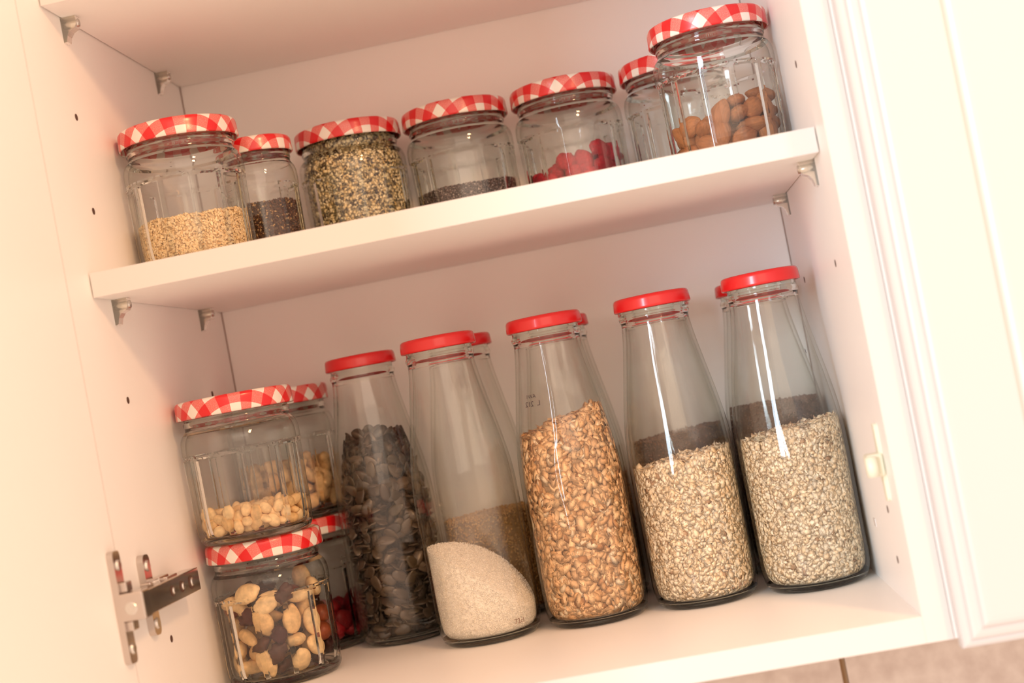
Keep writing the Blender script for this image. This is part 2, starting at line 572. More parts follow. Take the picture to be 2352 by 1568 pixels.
# ivory plastic door catch on the right side panel
catch = empty('door_catch', (0, 0, 0), cab)
catch['label'] = 'ivory plastic door catch'
cp = rounded_strip(XR - 0.0022, XR, 0.0335, 0.0042, 0.0655, 0.1135, 0.003)
link('catch_plate', mesh_from('catch_plate', *cp), M_plastic, catch)
cb = box_data(XR - 0.0105, XR - 0.0005, 0.0260, 0.0405, 0.0815, 0.0955, 0.0018)
link('catch_block', mesh_from('catch_block', *cb), M_plastic, catch)
cr_ = cyl_data((XR - 0.0085, 0.0225, 0.0825), (XR - 0.0085, 0.0225, 0.0945), 0.0036, 0.0036, 18)
link('catch_roller', mesh_from('catch_roller', *cr_, True), M_plastic, catch)
box('filler_plug', (XR - 0.0006, XR, 0.1210, 0.1290, 0.0395, 0.0450), M_edge, cab, 0.0002)

# ------------------------------------------------------------------ loose shelves
def shelf(z, label):
    e = empty('cabinet_shelf', (0, 0, z))
    tag(e, label, 'shelf', 'loose shelves resting on pins')
    V, F = box_data(XL + 0.0010, XR - 0.0008, SY + 0.0008, D - 0.0009, 0.00025, T, 0.0003)
    link('board', mesh_from('board', V, F), M_white, e)
    V, F = box_data(XL + 0.0010, XR - 0.0008, SY, SY + 0.0008, 0.0, T + 0.0001, 0.00025)
    link('edge_band', mesh_from('edge_band', V, F), M_edge, e)
    return e
shelf(ZB, 'white middle shelf carrying the row of jars with gingham lids')
shelf(ZA, 'white upper shelf, its underside seen above the jars')

# ------------------------------------------------------------------ neighbouring cabinet and the wall
nb = empty('wall_cabinet', (0.4860, 0, 0))
tag(nb, 'closed white wall cabinet with a moulded door beside the open cabinet', 'cabinet')
X0 = XR + T + 0.0004
box('cabinet_body', (X0 - 0.486, X0 - 0.486 + 0.50, 0.0, D + 0.012, -T, TOP + T), M_white, nb, 0.0005)
def moulded_door():
    x0, x1, z0, z1 = 0.0006, 0.4975, -0.0200, TOP + T
    steps = [(0.0, -0.0015), (0.0, -0.0110), (0.0006, -0.0128), (0.0022, -0.0140), (0.0045, -0.0144), (0.0056, -0.0158), (0.0060, -0.0172),
             (0.0080, -0.0180), (0.0110, -0.0186), (0.0122, -0.0198), (0.0128, -0.0212), (0.0150, -0.0220), (0.0180, -0.0222),
             (0.0560, -0.0222), (0.0572, -0.0214), (0.0580, -0.0200), (0.0600, -0.0196), (0.0625, -0.0206), (0.0650, -0.0210)]
    V, F = [], []
    for ins, y in steps:
        V += [(x0 + ins, y, z0 + ins), (x1 - ins, y, z0 + ins), (x1 - ins, y, z1 - ins), (x0 + ins, y, z1 - ins)]
    for k in range(len(steps) - 1):
        for i in range(4):
            j = (i + 1) % 4
            F.append((4 * k + i, 4 * k + j, 4 * k + 4 + j, 4 * k + 4 + i))
    n = 4 * (len(steps) - 1)
    F.append((n, n + 1, n + 2, n + 3))
    F.append((3, 2, 1, 0))
    return V, F
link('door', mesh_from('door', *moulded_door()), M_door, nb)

wall_y = D + 0.0185
wall = box('wall_back', (-1.2, 1.6, wall_y + 0.0065, wall_y + 0.10, -0.9, 1.3), M_grout)
tag(wall, 'beige tiled kitchen wall behind the cabinets', 'wall', kind='structure')
TW = 0.20; GR = 0.0044
V, F = box_data(0, TW - GR, 0, 0.008, 0, TW - GR, 0.0012)
tile_me = mesh_from('tile', V, F)
tile_me.materials.append(M_tile)
gx = 0.4490 + GR / 2
for i in range(-7, 6):
    for k in range(-4, 3):
        x = gx + i * TW; z = -0.165 + k * TW
        if x + TW > 1.6 or x < -1.2 or k > 0 and not (-1 < x < 1.3):
            continue
        link('tile', tile_me, None, wall, (x, wall_y, z))

# ------------------------------------------------------------------ jars and bottles
def jar_profiles():
    outer = [(0, 0.0022), (0.022, 0.0020), (0.030, 0.0012), (0.0335, 0.0), (0.0365, 0.0004), (0.0392, 0.0028), (0.0408, 0.0075), (0.0416, 0.014),
             (0.0420, 0.040), (0.0424, 0.060), (0.0426, 0.070), (0.0423, 0.0755), (0.0410, 0.0795), (0.0388, 0.0822), (0.0377, 0.0838),
             (0.0376, 0.0858), (0.0384, 0.0870), (0.0384, 0.0886), (0.0376, 0.0897), (0.0376, 0.0930), (0.0383, 0.0942), (0.0383, 0.0955), (0.0376, 0.0968),
             (0.0376, 0.1005), (0.0370, 0.1018)]
    inner = [(0.0352, 0.1018), (0.0346, 0.1005), (0.0346, 0.0850), (0.0355, 0.0822), (0.0380, 0.0785), (0.0394, 0.0735), (0.0397, 0.068),
             (0.0394, 0.055), (0.0390, 0.020), (0.0384, 0.0120), (0.0370, 0.0078), (0.0335, 0.0058), (0.020, 0.0062), (0, 0.0068)]
    return outer, inner
def facet(n_f, c, z_top, z_bot, first):
    def mod(r, z, th, s):
        if s > first:           # inner wall: softer flats
            amt = 0.25
        else:
            amt = 1.0
        ph = (th + PI / n_f) % (2 * PI / n_f) - PI / n_f
        poly = np.minimum(1.0, c / np.cos(ph))
        arch = z_top - 0.0045 * (np.abs(ph) / (PI / n_f)) ** 3     # arched tops of the panels
        w = np.clip((arch - z) / 0.0028, 0, 1) * np.clip((z - z_bot) / 0.004, 0, 1)
        w = w * w * (3 - 2 * w)
        return r * (1 - amt * w * (1 - poly))
    return mod
jo, ji = jar_profiles()
ro, ri = resample(jo, 0.0022), resample(ji, 0.0030)
prof = np.vstack([ro, ri])
jar_me = lathe('glass_body', prof, 144, facet(12, 0.9705, 0.0665, 0.006, len(ro) / len(prof)))
glass_slots(jar_me, 0.0062, 0.0815, 12, (0.008, 0.0665))
sj = lambda P: np.array([(r * 0.672, z * 0.925) for r, z in P])
sprof = np.vstack([sj(ro), sj(ri)])
sjar_me = lathe('glass_body', sprof, 120, facet(10, 0.962, 0.060, 0.006, len(ro) / len(prof)))
glass_slots(sjar_me, 0.0058, 0.0755, 10, (0.008, 0.060))

def lid_profile(r, h, panel):
    """drawn metal lid, from the middle of the top outwards, down the skirt, curled edge and back under the top"""
    top = [(0, h - panel), (r - 0.0065, h - panel), (r - 0.0052, h - panel + 0.0001), (r - 0.0042, h - 0.0002), (r - 0.0032, h), (r - 0.0018, h - 0.0004),
           (r - 0.0008, h - 0.0014), (r - 0.0004, h - 0.0030), (r - 0.0002, h * 0.45), (r, 0.0016), (r, 0.0007), (r - 0.0006, 0.0),
           (r - 0.0012, 0.0002), (r - 0.0013, 0.0012), (r - 0.0014, h - 0.0034), (r - 0.0034, h - 0.0016), (r - 0.0075, h - panel - 0.0006), (0, h - panel - 0.0006)]
    return np.array(top)
LR, LH, JH = 0.0425, 0.0130, 0.1045
jlid_me = lathe('lid', resample(lid_profile(LR, LH, 0.0008), 0.0012), 96, None, True)
jlid_me.materials.append(M_ging)
slid_me = lathe('lid', resample(lid_profile(0.0285, 0.0118, 0.0007), 0.0012), 80, None, True)
slid_me.materials.append(M_ging)

def wavy(first):
    def mod(r, z, th, s):
        a = 0.00004 if s < first else 0.00022
        w = (np.sin(5 * th + 40 * z) + 0.8 * np.sin(9 * th - 70 * z + 1.3) + 0.6 * np.sin(17 * th + 25 * z + 2.1)) * a
        return r + w * np.clip((z - 0.012) / 0.02, 0, 1) * np.clip((0.203 - z) / 0.02, 0, 1)
    return mod
bo = [(0, 0.0035), (0.020, 0.0030), (0.0275, 0.0014), (0.0295, 0.0), (0.0320, 0.0004), (0.0350, 0.0032), (0.0370, 0.0085), (0.0379, 0.0150), (0.0381, 0.030), (0.0382, 0.060),
      (0.0384, 0.095), (0.0380, 0.113), (0.0368, 0.128), (0.0337, 0.148), (0.0295, 0.1710), (0.0262, 0.1900), (0.0249, 0.2000), (0.0245, 0.2050),
      (0.0250, 0.2063), (0.0256, 0.2078), (0.0256, 0.2090), (0.0249, 0.2103), (0.0244, 0.2115), (0.0243, 0.2200), (0.0238, 0.2212)]
bi = [(0.0222, 0.2212), (0.0218, 0.2200), (0.0219, 0.2060), (0.0224, 0.1990), (0.0238, 0.1890), (0.0272, 0.1700), (0.0314, 0.1475), (0.0344, 0.1275), (0.0356, 0.113), (0.0360, 0.095),
      (0.0359, 0.060), (0.0358, 0.025), (0.0350, 0.0128), (0.0330, 0.0078), (0.0290, 0.0053), (0.0150, 0.0053), (0, 0.0058)]
bro, bri = resample(bo, 0.0035), resample(bi, 0.0045)
bprof = np.vstack([bro, bri])
bot_me = lathe('glass_body', bprof, 112, wavy(len(bro) / len(bprof)))
glass_slots(bot_me, 0.0066, 0.2035)
BH, BLH = 0.2234, 0.0096
blid_me = lathe('lid', resample(lid_profile(0.0280, BLH, 0.0010), 0.0012), 80, None, True)
blid_me.materials.append(M_red)

def jar(label, x, y, z, rot, lidrot, small=False, group='storage jars with red gingham lids'):
    e = empty('storage_jar', (x, y, z))
    tag(e, label, 'jar', group)
    g = link('glass_body', sjar_me if small else jar_me, None, e)
    g.rotation_euler = (0, 0, rot)
    g['label'] = 'clear faceted glass body'
    l = link('lid', slid_me if small else jlid_me, None, e, (0, 0, (0.0966 - 0.0118) if small else JH - LH))
    l.rotation_euler = (0, 0, lidrot)
    l['label'] = 'red and white gingham tin lid'
    return e
def bottle(label, x, y, rot):
    e = empty('glass_bottle', (x, y, 0))
    tag(e, label, 'bottle', 'tall bottles with plain red lids')
    g = link('glass_body', bot_me, None, e)
    g.rotation_euler = (0, 0, rot)
    g['label'] = 'clear glass body'
    l = link('lid', blid_me, None, e, (0, 0, BH - BLH))
    l['label'] = 'plain red metal lid'
    return e

SH = ZB + T + 0.0001
POS = dict(
    j1=(0.0420, 0.1461), j2=(0.0790, 0.2120), j3=(0.1398, 0.2766), j4=(0.2265, 0.2823), j5=(0.3144, 0.2828), j6=(0.4020, 0.2720), j7=(0.4250, 0.1608),
    j8=(0.0420, 0.1630), j9=(0.0420, 0.1725), j10=(0.0416, 0.2835), j11=(0.0416, 0.2838),
    b1=(0.1195, 0.2603), b2=(0.1919, 0.1919), b3=(0.2713, 0.1914), b4=(0.3510, 0.1887), b5=(0.4288, 0.1746),
    b6=(0.1945, 0.2785), b7=(0.2725, 0.2785), b8=(0.4290, 0.2740), b9=(0.3520, 0.2760))
jar('short gingham-lidded jar half filled with cream sesame at the left end of shelf', *POS['j1'], SH, 0.10, 0.35)
jar('small narrow gingham-lidded jar of dark speckled seeds behind the sesame jar', *POS['j2'], SH, 0.16, 1.05, True)
jar('gingham-lidded jar full to the neck with yellow and dark seed mix', *POS['j3'], SH, 0.02, 0.55)
jar('gingham-lidded jar with a low layer of blue-grey poppy seed', *POS['j4'], SH, 0.20, 0.62)
jar('gingham-lidded jar holding a few red dried berries on the shelf', *POS['j5'], SH, 0.16, 0.72)
jar('empty-looking gingham-lidded jar standing behind the almond jar', *POS['j6'], SH, 0.05, 0.80)
jar('gingham-lidded jar of brown almonds at the right end of shelf', *POS['j7'], SH, 0.46, 0.62)
jar('gingham-lidded jar of pale peeled nuts stacked on the trail mix jar', *POS['j8'], JH + 0.0002, 0.10, 0.30)
jar('gingham-lidded jar of trail mix on the cabinet floor next to the hinge', *POS['j9'], 0.0001, 0.18, 0.48)
jar('gingham-lidded jar of cashews stacked behind the peeled nuts jar', *POS['j10'], JH + 0.0002, 0.02, 0.15)
jar('gingham-lidded jar with dark red berries behind the trail mix jar', *POS['j11'], 0.0001, 0.3, 0.7)
B = {}
B['b1'] = bottle('red-lidded bottle of dark pumpkin seeds beside the stacked jars', *POS['b1'], 0.3)
B['b2'] = bottle('red-lidded bottle with a slanting heap of white sugar', *POS['b2'], 1.1)
B['b3'] = bottle('red-lidded bottle filled high with coarse brown spelt flakes', *POS['b3'], 2.0)
B['b4'] = bottle('red-lidded bottle half full of oats between flakes bottle and end bottle', *POS['b4'], 2.9)
B['b5'] = bottle('red-lidded bottle of fine oats against the right cabinet side', *POS['b5'], 4.0)
B['b6'] = bottle('red-lidded bottle of golden grains hidden behind the sugar bottle', *POS['b6'], 5.0)
B['b7'] = bottle('red-lidded bottle almost hidden behind the spelt flakes bottle', *POS['b7'], 0.7)
B['b8'] = bottle('red-lidded bottle of dark seeds behind the end oats bottle', *POS['b8'], 1.7)
B['b9'] = bottle('red-lidded bottle of dark brown seeds behind the middle oats bottle', *POS['b9'], 2.6)

# ------------------------------------------------------------------ writing on the bottles
def text_mesh(name, body, size, depth=0.00003):
    cu = bpy.data.curves.new(name, 'FONT')
    cu.body = body; cu.size = size; cu.align_x = 'CENTER'; cu.align_y = 'CENTER'; cu.extrude = depth
    o = bpy.data.objects.new(name, cu)
    col.objects.link(o)
    dg = bpy.context.evaluated_depsgraph_get()
    me = bpy.data.meshes.new_from_object(o.evaluated_get(dg))
    bpy.data.objects.remove(o)
    return me
def wrap_text(name, body, size, par, ang, z, r, mirror, mat, slope=0.0, shift=(0, 0)):
    """bend the letters round the glass at angle ang (0 = +x) and height z; slope leans with the cone"""
    me = text_mesh(name, body, size)
    for v in me.vertices:
        x, y, d = v.co
        x += shift[0]; y += shift[1]
        if mirror: x = -x
        rr = r + d - slope * y
        a = ang + x / r
        v.co = (rr * math.cos(a), rr * math.sin(a), z + y)
    me.update()
    return link(name, me, mat, par)
wrap_text('date_print', 'AW1', 0.0040, B['b3'], math.radians(236), 0.1672, 0.0308, True, M_ink, 0.19)
wrap_text('date_print', 'L  212', 0.0052, B['b3'], math.radians(238), 0.1618, 0.0318, True, M_ink, 0.19)
wrap_text('date_print', '1', 0.0045, B['b5'], math.radians(308), 0.1628, 0.0315, False, M_ink, 0.19)
wrap_text('volume_mark', '72cl', 0.0052, B['b2'], math.radians(311), 0.0128, 0.03795, False, M_seam, 0.0)
wrap_text('volume_mark', 'A 67', 0.0046, B['b4'], math.radians(312), 0.0118, 0.0379, False, M_seam, 0.0)

# ------------------------------------------------------------------ loose fillings
BI = np.array(bri)[::-1]; JI = np.array(ri)[::-1]; SJI = sj(ri)[::-1]
def rin_func(P):
    z = P[:, 1]; r = P[:, 0]
    k = np.argmax(r > 0.97 * r.max())
    # only the part of the inner wall that rises
    zz, rr = [], []
    last = -1
    for a, b_ in zip(r, z):
        if b_ > last + 1e-6:
            zz.append(b_); rr.append(a); last = b_
    zz, rr = np.array(zz), np.array(rr)
    floor = max(z[0], 0.0)
    return (lambda q: np.interp(q, zz, rr)), P[:, 1][:8].max()
rB, fB = rin_func(BI)
rJ, fJ = rin_func(JI)
rS, fS = rin_func(SJI)

def unit_flake(n=7):
    a = np.linspace(0, 2 * PI, n, endpoint=False)
    V = np.vstack([[0, 0, 0.22], np.stack([np.cos(a) * 0.5, np.sin(a) * 0.5, 0.35 * np.cos(2 * a)], 1), [0, 0, -0.1]])
    F = [(0, 1 + i, 1 + (i + 1) % n) for i in range(n)] + [(n + 1, 1 + (i + 1) % n, 1 + i) for i in range(n)]
    return V, np.array(F)
def unit_octa():
    V = np.array([(0.5, 0, 0), (-0.5, 0, 0), (0, 0.5, 0), (0, -0.5, 0), (0, 0, 0.5), (0, 0, -0.5)])
    F = np.array([(0, 2, 4), (2, 1, 4), (1, 3, 4), (3, 0, 4), (2, 0, 5), (1, 2, 5), (3, 1, 5), (0, 3, 5)])
    return V, F
def unit_seed():
    V, F = unit_octa()
    V = list(map(tuple, V)); out = []
    cache = {}
    def mid(a, b):
        k = (min(a, b), max(a, b))
        if k not in cache:
            m = np.array(V[a]) + np.array(V[b]); m = m / np.linalg.norm(m) * 0.5
            V.append(tuple(m)); cache[k] = len(V) - 1
        return cache[k]
    for a, b, c in F:
        ab, bc, ca = mid(a, b), mid(b, c), mid(c, a)
        out += [(a, ab, ca), (ab, b, bc), (ca, bc, c), (ab, bc, ca)]
    return np.array(V), np.array(out)

def filling(name, label, cat, x, y, z0, rin, zf, top, unit, size, n_wall, n_top, palette, mat, tilt=0.55, depth=0.003, gap=0.0003, core_dark=0.6, jitter=0.25, steep=0.0):
    """grains packed against the glass and over the top of a heap; top(px, py) gives its height"""
    U, UF = unit
    # wall grains
    th = rng.uniform(0, 2 * PI, n_wall)
    zz = rng.uniform(0, 1, n_wall)
    rr0 = rin(np.full(n_wall, 0.06)) - gap
    tz = top(rr0 * np.cos(th), rr0 * np.sin(th))
    z = zf + 0.0004 + zz * np.maximum(tz - zf - 0.0004, 0.0005)
    rw = np.maximum(rin(z) - gap - rng.uniform(0, 1, n_wall) ** 1.5 * depth, 0)
    P1 = np.stack([rw * np.cos(th), rw * np.sin(th), z], 1)
    N1 = np.stack([np.cos(th), np.sin(th), np.zeros(n_wall)], 1)
    low = np.clip((zf + 0.006 - z) / 0.006, 0, 1)
    N1[:, 2] = -low
    # top grains
    th2 = rng.uniform(0, 2 * PI, n_top)
    r2 = np.sqrt(rng.uniform(0, 1, n_top))
    tz_ = top(0 * th2, 0 * th2)
    rt = r2 * (rin(tz_) - gap)
    px, py = rt * np.cos(th2), rt * np.sin(th2)
    P2 = np.stack([px, py, top(px, py) - rng.uniform(0, 1, n_top) * depth * 0.6], 1)
    N2 = np.tile([0, 0, 1.0], (n_top, 1))
    P = np.vstack([P1, P2]); Nn = np.vstack([N1, N2])
    n = len(P)
    Nn = Nn + rng.normal(0, 1, (n, 3)) * tilt * rng.uniform(0.1, 1.2, (n, 1)) * np.where(rng.uniform(0, 1, (n, 1)) < steep, 3.2, 1.0)
    Nn /= np.linalg.norm(Nn, axis=1)[:, None]
    A = rng.normal(0, 1, (n, 3))
    A -= Nn * np.sum(A * Nn, 1)[:, None]
    A /= np.linalg.norm(A, axis=1)[:, None]
    Bv = np.cross(Nn, A)
    s = np.array(size)[None, :] * rng.uniform(1 - jitter, 1 + jitter, (n, 3)) * rng.uniform(1 - jitter, 1 + jitter, (n, 1))
    jit = rng.uniform(0.82, 1.15, (n, len(U), 1))
    L = U[None] * jit
    V = P[:, None, :] + (L[:, :, 0:1] * s[:, None, 0:1]) * A[:, None, :] + (L[:, :, 1:2] * s[:, None, 1:2]) * Bv[:, None, :] + (L[:, :, 2:3] * s[:, None, 2:3]) * Nn[:, None, :]
    V = V.reshape(-1, 3)
    V[:, 2] = np.maximum(V[:, 2], zf + 0.0003)
    rad = np.hypot(V[:, 0], V[:, 1]); lim = rin(V[:, 2]) - gap
    k = np.minimum(1, lim / np.maximum(rad, 1e-9))
    V[:, 0] *= k; V[:, 1] *= k
    F = (UF[None] + (np.arange(n) * len(U))[:, None, None]).reshape(-1, 3)
    pal = np.array([c for c, w in palette]); wt = np.array([w for c, w in palette], float); wt /= wt.sum()
    pick = rng.choice(len(pal), n, p=wt)
    C = pal[pick] * rng.uniform(0.82, 1.14, (n, 1))
    C = np.repeat(C, len(U), 0)
    # solid heart of the heap so that no light leaks between the grains
    m = 40; rings = 14
    cv, cf = [], []
    a = np.linspace(0, 2 * PI, m, endpoint=False)
    for i in range(rings):
        t = i / (rings - 1)
        rr = rin(np.full(m, 0.06)) - gap - depth * 0.75
        tzz = top(rr * np.cos(a), rr * np.sin(a)) - depth * 0.55
        zc = zf + 0.0006 + t * np.maximum(tzz - zf - 0.0006, 0.0004)
        rc = np.maximum(rin(zc) - gap - depth * 0.75, 0.001)
        cv.append(np.stack([rc * np.cos(a), rc * np.sin(a), zc], 1))
    for f_ in (0.8, 0.6, 0.4, 0.2):
        rr = (rin(np.full(m, 0.06)) - gap - depth * 0.75) * f_
        cv.append(np.stack([rr * np.cos(a), rr * np.sin(a), top(rr * np.cos(a), rr * np.sin(a)) - depth * 0.55], 1))
    cv = np.vstack(cv)
    nr = rings + 4
    for i in range(nr - 1):
        for j in range(m):
            q = (j + 1) % m
            cf.append((i * m + j, i * m + q, (i + 1) * m + q)); cf.append((i * m + j, (i + 1) * m + q, (i + 1) * m + j))
    base = len(V)
    cen = [(0, 0, zf + 0.0006), (0, 0, float(top(np.zeros(1), np.zeros(1))[0]) - depth * 0.55)]
    cv = np.vstack([cv, cen])
    for j in range(m):
        q = (j + 1) % m
        cf.append((len(cv) - 2, q, j)); cf.append((len(cv) - 1, (nr - 1) * m + j, (nr - 1) * m + q))
    V = np.vstack([V, cv]); F = np.vstack([F, np.array(cf) + base])
    mean = (pal * wt[:, None]).sum(0) * core_dark  # heart coloured darker than the grains, painting shade into the gaps
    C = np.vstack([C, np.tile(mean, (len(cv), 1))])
    me = bpy.data.meshes.new(name)
    me.vertices.add(len(V)); me.vertices.foreach_set('co', V.astype(np.float32).ravel())
    me.loops.add(len(F) * 3); me.loops.foreach_set('vertex_index', F.astype(np.int32).ravel())
    me.polygons.add(len(F)); me.polygons.foreach_set('loop_start', np.arange(0, len(F) * 3, 3, dtype=np.int32))
    me.update(calc_edges=True)
    at = me.color_attributes.new('Col', 'FLOAT_COLOR', 'POINT')
    at.data.foreach_set('color', np.hstack([C, np.ones((len(C), 1))]).astype(np.float32).ravel())
    me.validate()
    o = link(name, me, mat, None, (x, y, z0))
    return tag(o, label, cat, kind='stuff')

def level(h, sx=0.0, sy=0.0, bump=0.0008, f=220, ph=0.0):
    """heap surface: height h, slopes in x and y, small undulation"""
    def top(px, py):
        return h + sx * px + sy * py + bump * (np.sin(f * px + ph) * np.cos(f * 0.8 * py + 1.7 * ph) + 0.6 * np.sin(f * 2.3 * px + 3 + ph) * np.sin(f * 1.9 * py + ph))
    return top

SPELT = [((0.86, 0.55, 0.30), 5), ((0.92, 0.63, 0.36), 4), ((0.76, 0.45, 0.22), 3), ((0.50, 0.26, 0.12), 0.7), ((0.93, 0.75, 0.52), 1.4)]
OATS = [((0.90, 0.74, 0.52), 6), ((0.94, 0.80, 0.60), 4), ((0.82, 0.62, 0.40), 2.2), ((0.42, 0.26, 0.15), 0.45), ((0.88, 0.68, 0.44), 3)]
filling('spelt_flakes', 'coarse brown spelt flakes filling a tall bottle', 'flakes', *POS['b3'], 0, rB, fB, level(0.1450, 0.23, 0.05, 0.0016, 150), unit_flake(8), (0.0098, 0.0056, 0.0007), 4000, 1100, SPELT, M_flake, 0.20, 0.0020, core_dark=0.50, jitter=0.22, steep=0.25)
filling('rolled_oats', 'pale rolled oats in the middle oats bottle', 'oats', *POS['b4'], 0, rB, fB, level(0.1028, 0.10, 0.0, 0.0018, 170, 1.0), unit_flake(6), (0.0054, 0.0040, 0.0005), 9500, 3000, OATS, M_flake, 0.25, 0.0014, core_dark=0.78, jitter=0.42, steep=0.25)
filling('rolled_oats', 'pale rolled oats in the bottle at the right side', 'oats', *POS['b5'], 0, rB, fB, level(0.1105, 0.11, 0.0, 0.0018, 160, 2.2), unit_flake(6), (0.0050, 0.0037, 0.0005), 11000, 3200, OATS, M_flake, 0.25, 0.0014, core_dark=0.78, jitter=0.42, steep=0.25)
def sugar_top(px, py):
    u = px * 0.93 - py * 0.25
    return 0.0560 - 0.78 * u - 8.5 * u * u - 0.0 * py
filling('white_sugar', 'white granulated sugar sloping inside a tall bottle', 'sugar', *POS['b2'], 0, rB, fB, sugar_top, unit_octa(), (0.0011, 0.0010, 0.0010), 15000, 6000, [((0.94, 0.90, 0.82), 5), ((0.96, 0.93, 0.87), 3), ((0.90, 0.83, 0.72), 0.6)], M_sugar, 0.9, 0.0009, core_dark=0.97)
filling('golden_grains', 'golden cracked grains in the bottle behind the sugar', 'grain', *POS['b6'], 0, rB, fB, level(0.0830, 0.02, 0, 0.001, 200), unit_octa(), (0.0026, 0.0021, 0.0018), 5200, 1500, [((0.60, 0.36, 0.12), 4), ((0.68, 0.44, 0.18), 3), ((0.45, 0.25, 0.08), 1.5)], M_seed, 0.9, 0.0022)
filling('dark_seeds', 'dark brown seeds in the bottle behind the end oats bottle', 'seeds', *POS['b8'], 0, rB, fB, level(0.1275, -0.03, 0, 0.001, 200), unit_octa(), (0.0026, 0.0018, 0.0012), 6500, 1500, [((0.16, 0.085, 0.06), 4), ((0.22, 0.125, 0.09), 3), ((0.10, 0.05, 0.04), 2)], M_seed, 0.9, 0.0022)
filling('dark_seeds', 'dark brown seeds in the bottle behind the middle oats bottle', 'seeds', *POS['b9'], 0, rB, fB, level(0.1180, 0.05, 0, 0.001, 200), unit_octa(), (0.0026, 0.0018, 0.0012), 6000, 1500, [((0.20, 0.095, 0.05), 4), ((0.26, 0.13, 0.07), 3), ((0.12, 0.055, 0.04), 2)], M_seed, 0.9, 0.0022)
filling('brown_grains', 'brown grains in the bottle hidden behind the spelt flakes', 'grain', *POS['b7'], 0, rB, fB, level(0.0950, 0, 0, 0.001, 200), unit_octa(), (0.0026, 0.0020, 0.0016), 4500, 1200, [((0.34, 0.18, 0.08), 4), ((0.42, 0.24, 0.11), 3)], M_seed, 0.9, 0.0022)
filling('sesame_seeds', 'cream sesame seeds half filling a gingham-lidded jar', 'seeds', *POS['j1'], SH, rJ, fJ, level(0.0372, 0.03, 0.02, 0.0011, 110), unit_seed(), (0.0025, 0.0016, 0.0010), 6800, 2600, [((0.82, 0.62, 0.34), 5), ((0.90, 0.71, 0.44), 4), ((0.70, 0.47, 0.22), 1.3)], M_seed, 0.6, 0.0016, core_dark=0.8)
filling('speckled_seeds', 'dark brown speckled seeds in the small narrow jar', 'seeds', *POS['j2'], SH, rS, fS, level(0.0470, 0, 0.0, 0.0006, 200), unit_octa(), (0.0020, 0.0016, 0.0012), 6000, 1500, [((0.13, 0.05, 0.022), 6), ((0.075, 0.032, 0.022), 4), ((0.22, 0.10, 0.04), 2), ((0.58, 0.38, 0.18), 1.5)], M_seed, 0.9, 0.0018)
filling('seed_mix', 'yellow and dark seed mix filling a gingham-lidded jar', 'seeds', *POS['j3'], SH, rJ, fJ, level(0.0965, 0, 0, 0.0006, 200), unit_flake(6), (0.0034, 0.0030, 0.0018), 9000, 900, [((0.86, 0.72, 0.40), 5), ((0.92, 0.82, 0.54), 5), ((0.66, 0.50, 0.22), 2), ((0.09, 0.06, 0.035), 2.2), ((0.20, 0.16, 0.07), 1.4)], M_seed, 0.5, 0.0022, core_dark=0.55)
filling('poppy_seeds', 'blue-grey poppy seed lying low in a gingham-lidded jar', 'seeds', *POS['j4'], SH, rJ, fJ, level(0.0390, 0.02, 0.02, 0.0007, 110), unit_octa(), (0.0015, 0.0013, 0.0011), 13000, 5500, [((0.12, 0.075, 0.065), 5), ((0.28, 0.22, 0.21), 3), ((0.035, 0.018, 0.018), 4), ((0.60, 0.52, 0.48), 0.8)], M_seed, 0.9, 0.0012)

# ------------------------------------------------------------------ countable nuts, seeds and berries
def blob(name, sx, sy, sz, shape=None, seg=14, rings=9, lump=0.0, seed=0):
    """closed ellipsoid whose outline is reworked by shape(t, a) and lumps"""
    r_ = random.Random(seed)
    ph = [(r_.uniform(0, 6.28), r_.randint(1, 3), r_.uniform(0.4, 1)) for _ in range(5)]
    V, F = [], []
    V.append((-sx / 2, 0, 0))
    for i in range(1, rings):
        t = i / rings
        px = -math.cos(PI * t); rad = math.sin(PI * t)
        for j in range(seg):
            a = 2 * PI * j / seg
            k = 1.0
            if shape: k = shape(px, a)
            lm = 1 + lump * sum(w * math.sin(m * a + p + 4 * px * m) for p, m, w in ph) / 3
            V.append((px * sx / 2 * (1 + 0.3 * lump * math.sin(2 * a + ph[0][0])), rad * k * lm * math.cos(a) * sy / 2, rad * k * lm * math.sin(a) * sz / 2))
    V.append((sx / 2, 0, 0))
    for j in range(seg):
        q = (j + 1) % seg
        F.append((0, 1 + q, 1 + j))
        for i in range(rings - 2):
            a0 = 1 + i * seg
            F.append((a0 + j, a0 + q, a0 + seg + q, a0 + seg + j))
        F.append((len(V) - 1, 1 + (rings - 2) * seg + j, 1 + (rings - 2) * seg + q))
    return mesh_from(name, V, F, True)

def bend_x(me, k):
    """curl a long body into a crescent in the x-y plane"""
    for v in me.vertices:
        x, y, z = v.co
        a = x * k
        R = 1 / k - y
        v.co = (R * math.sin(a), 1 / k - R * math.cos(a), z)
    me.update()
    return me

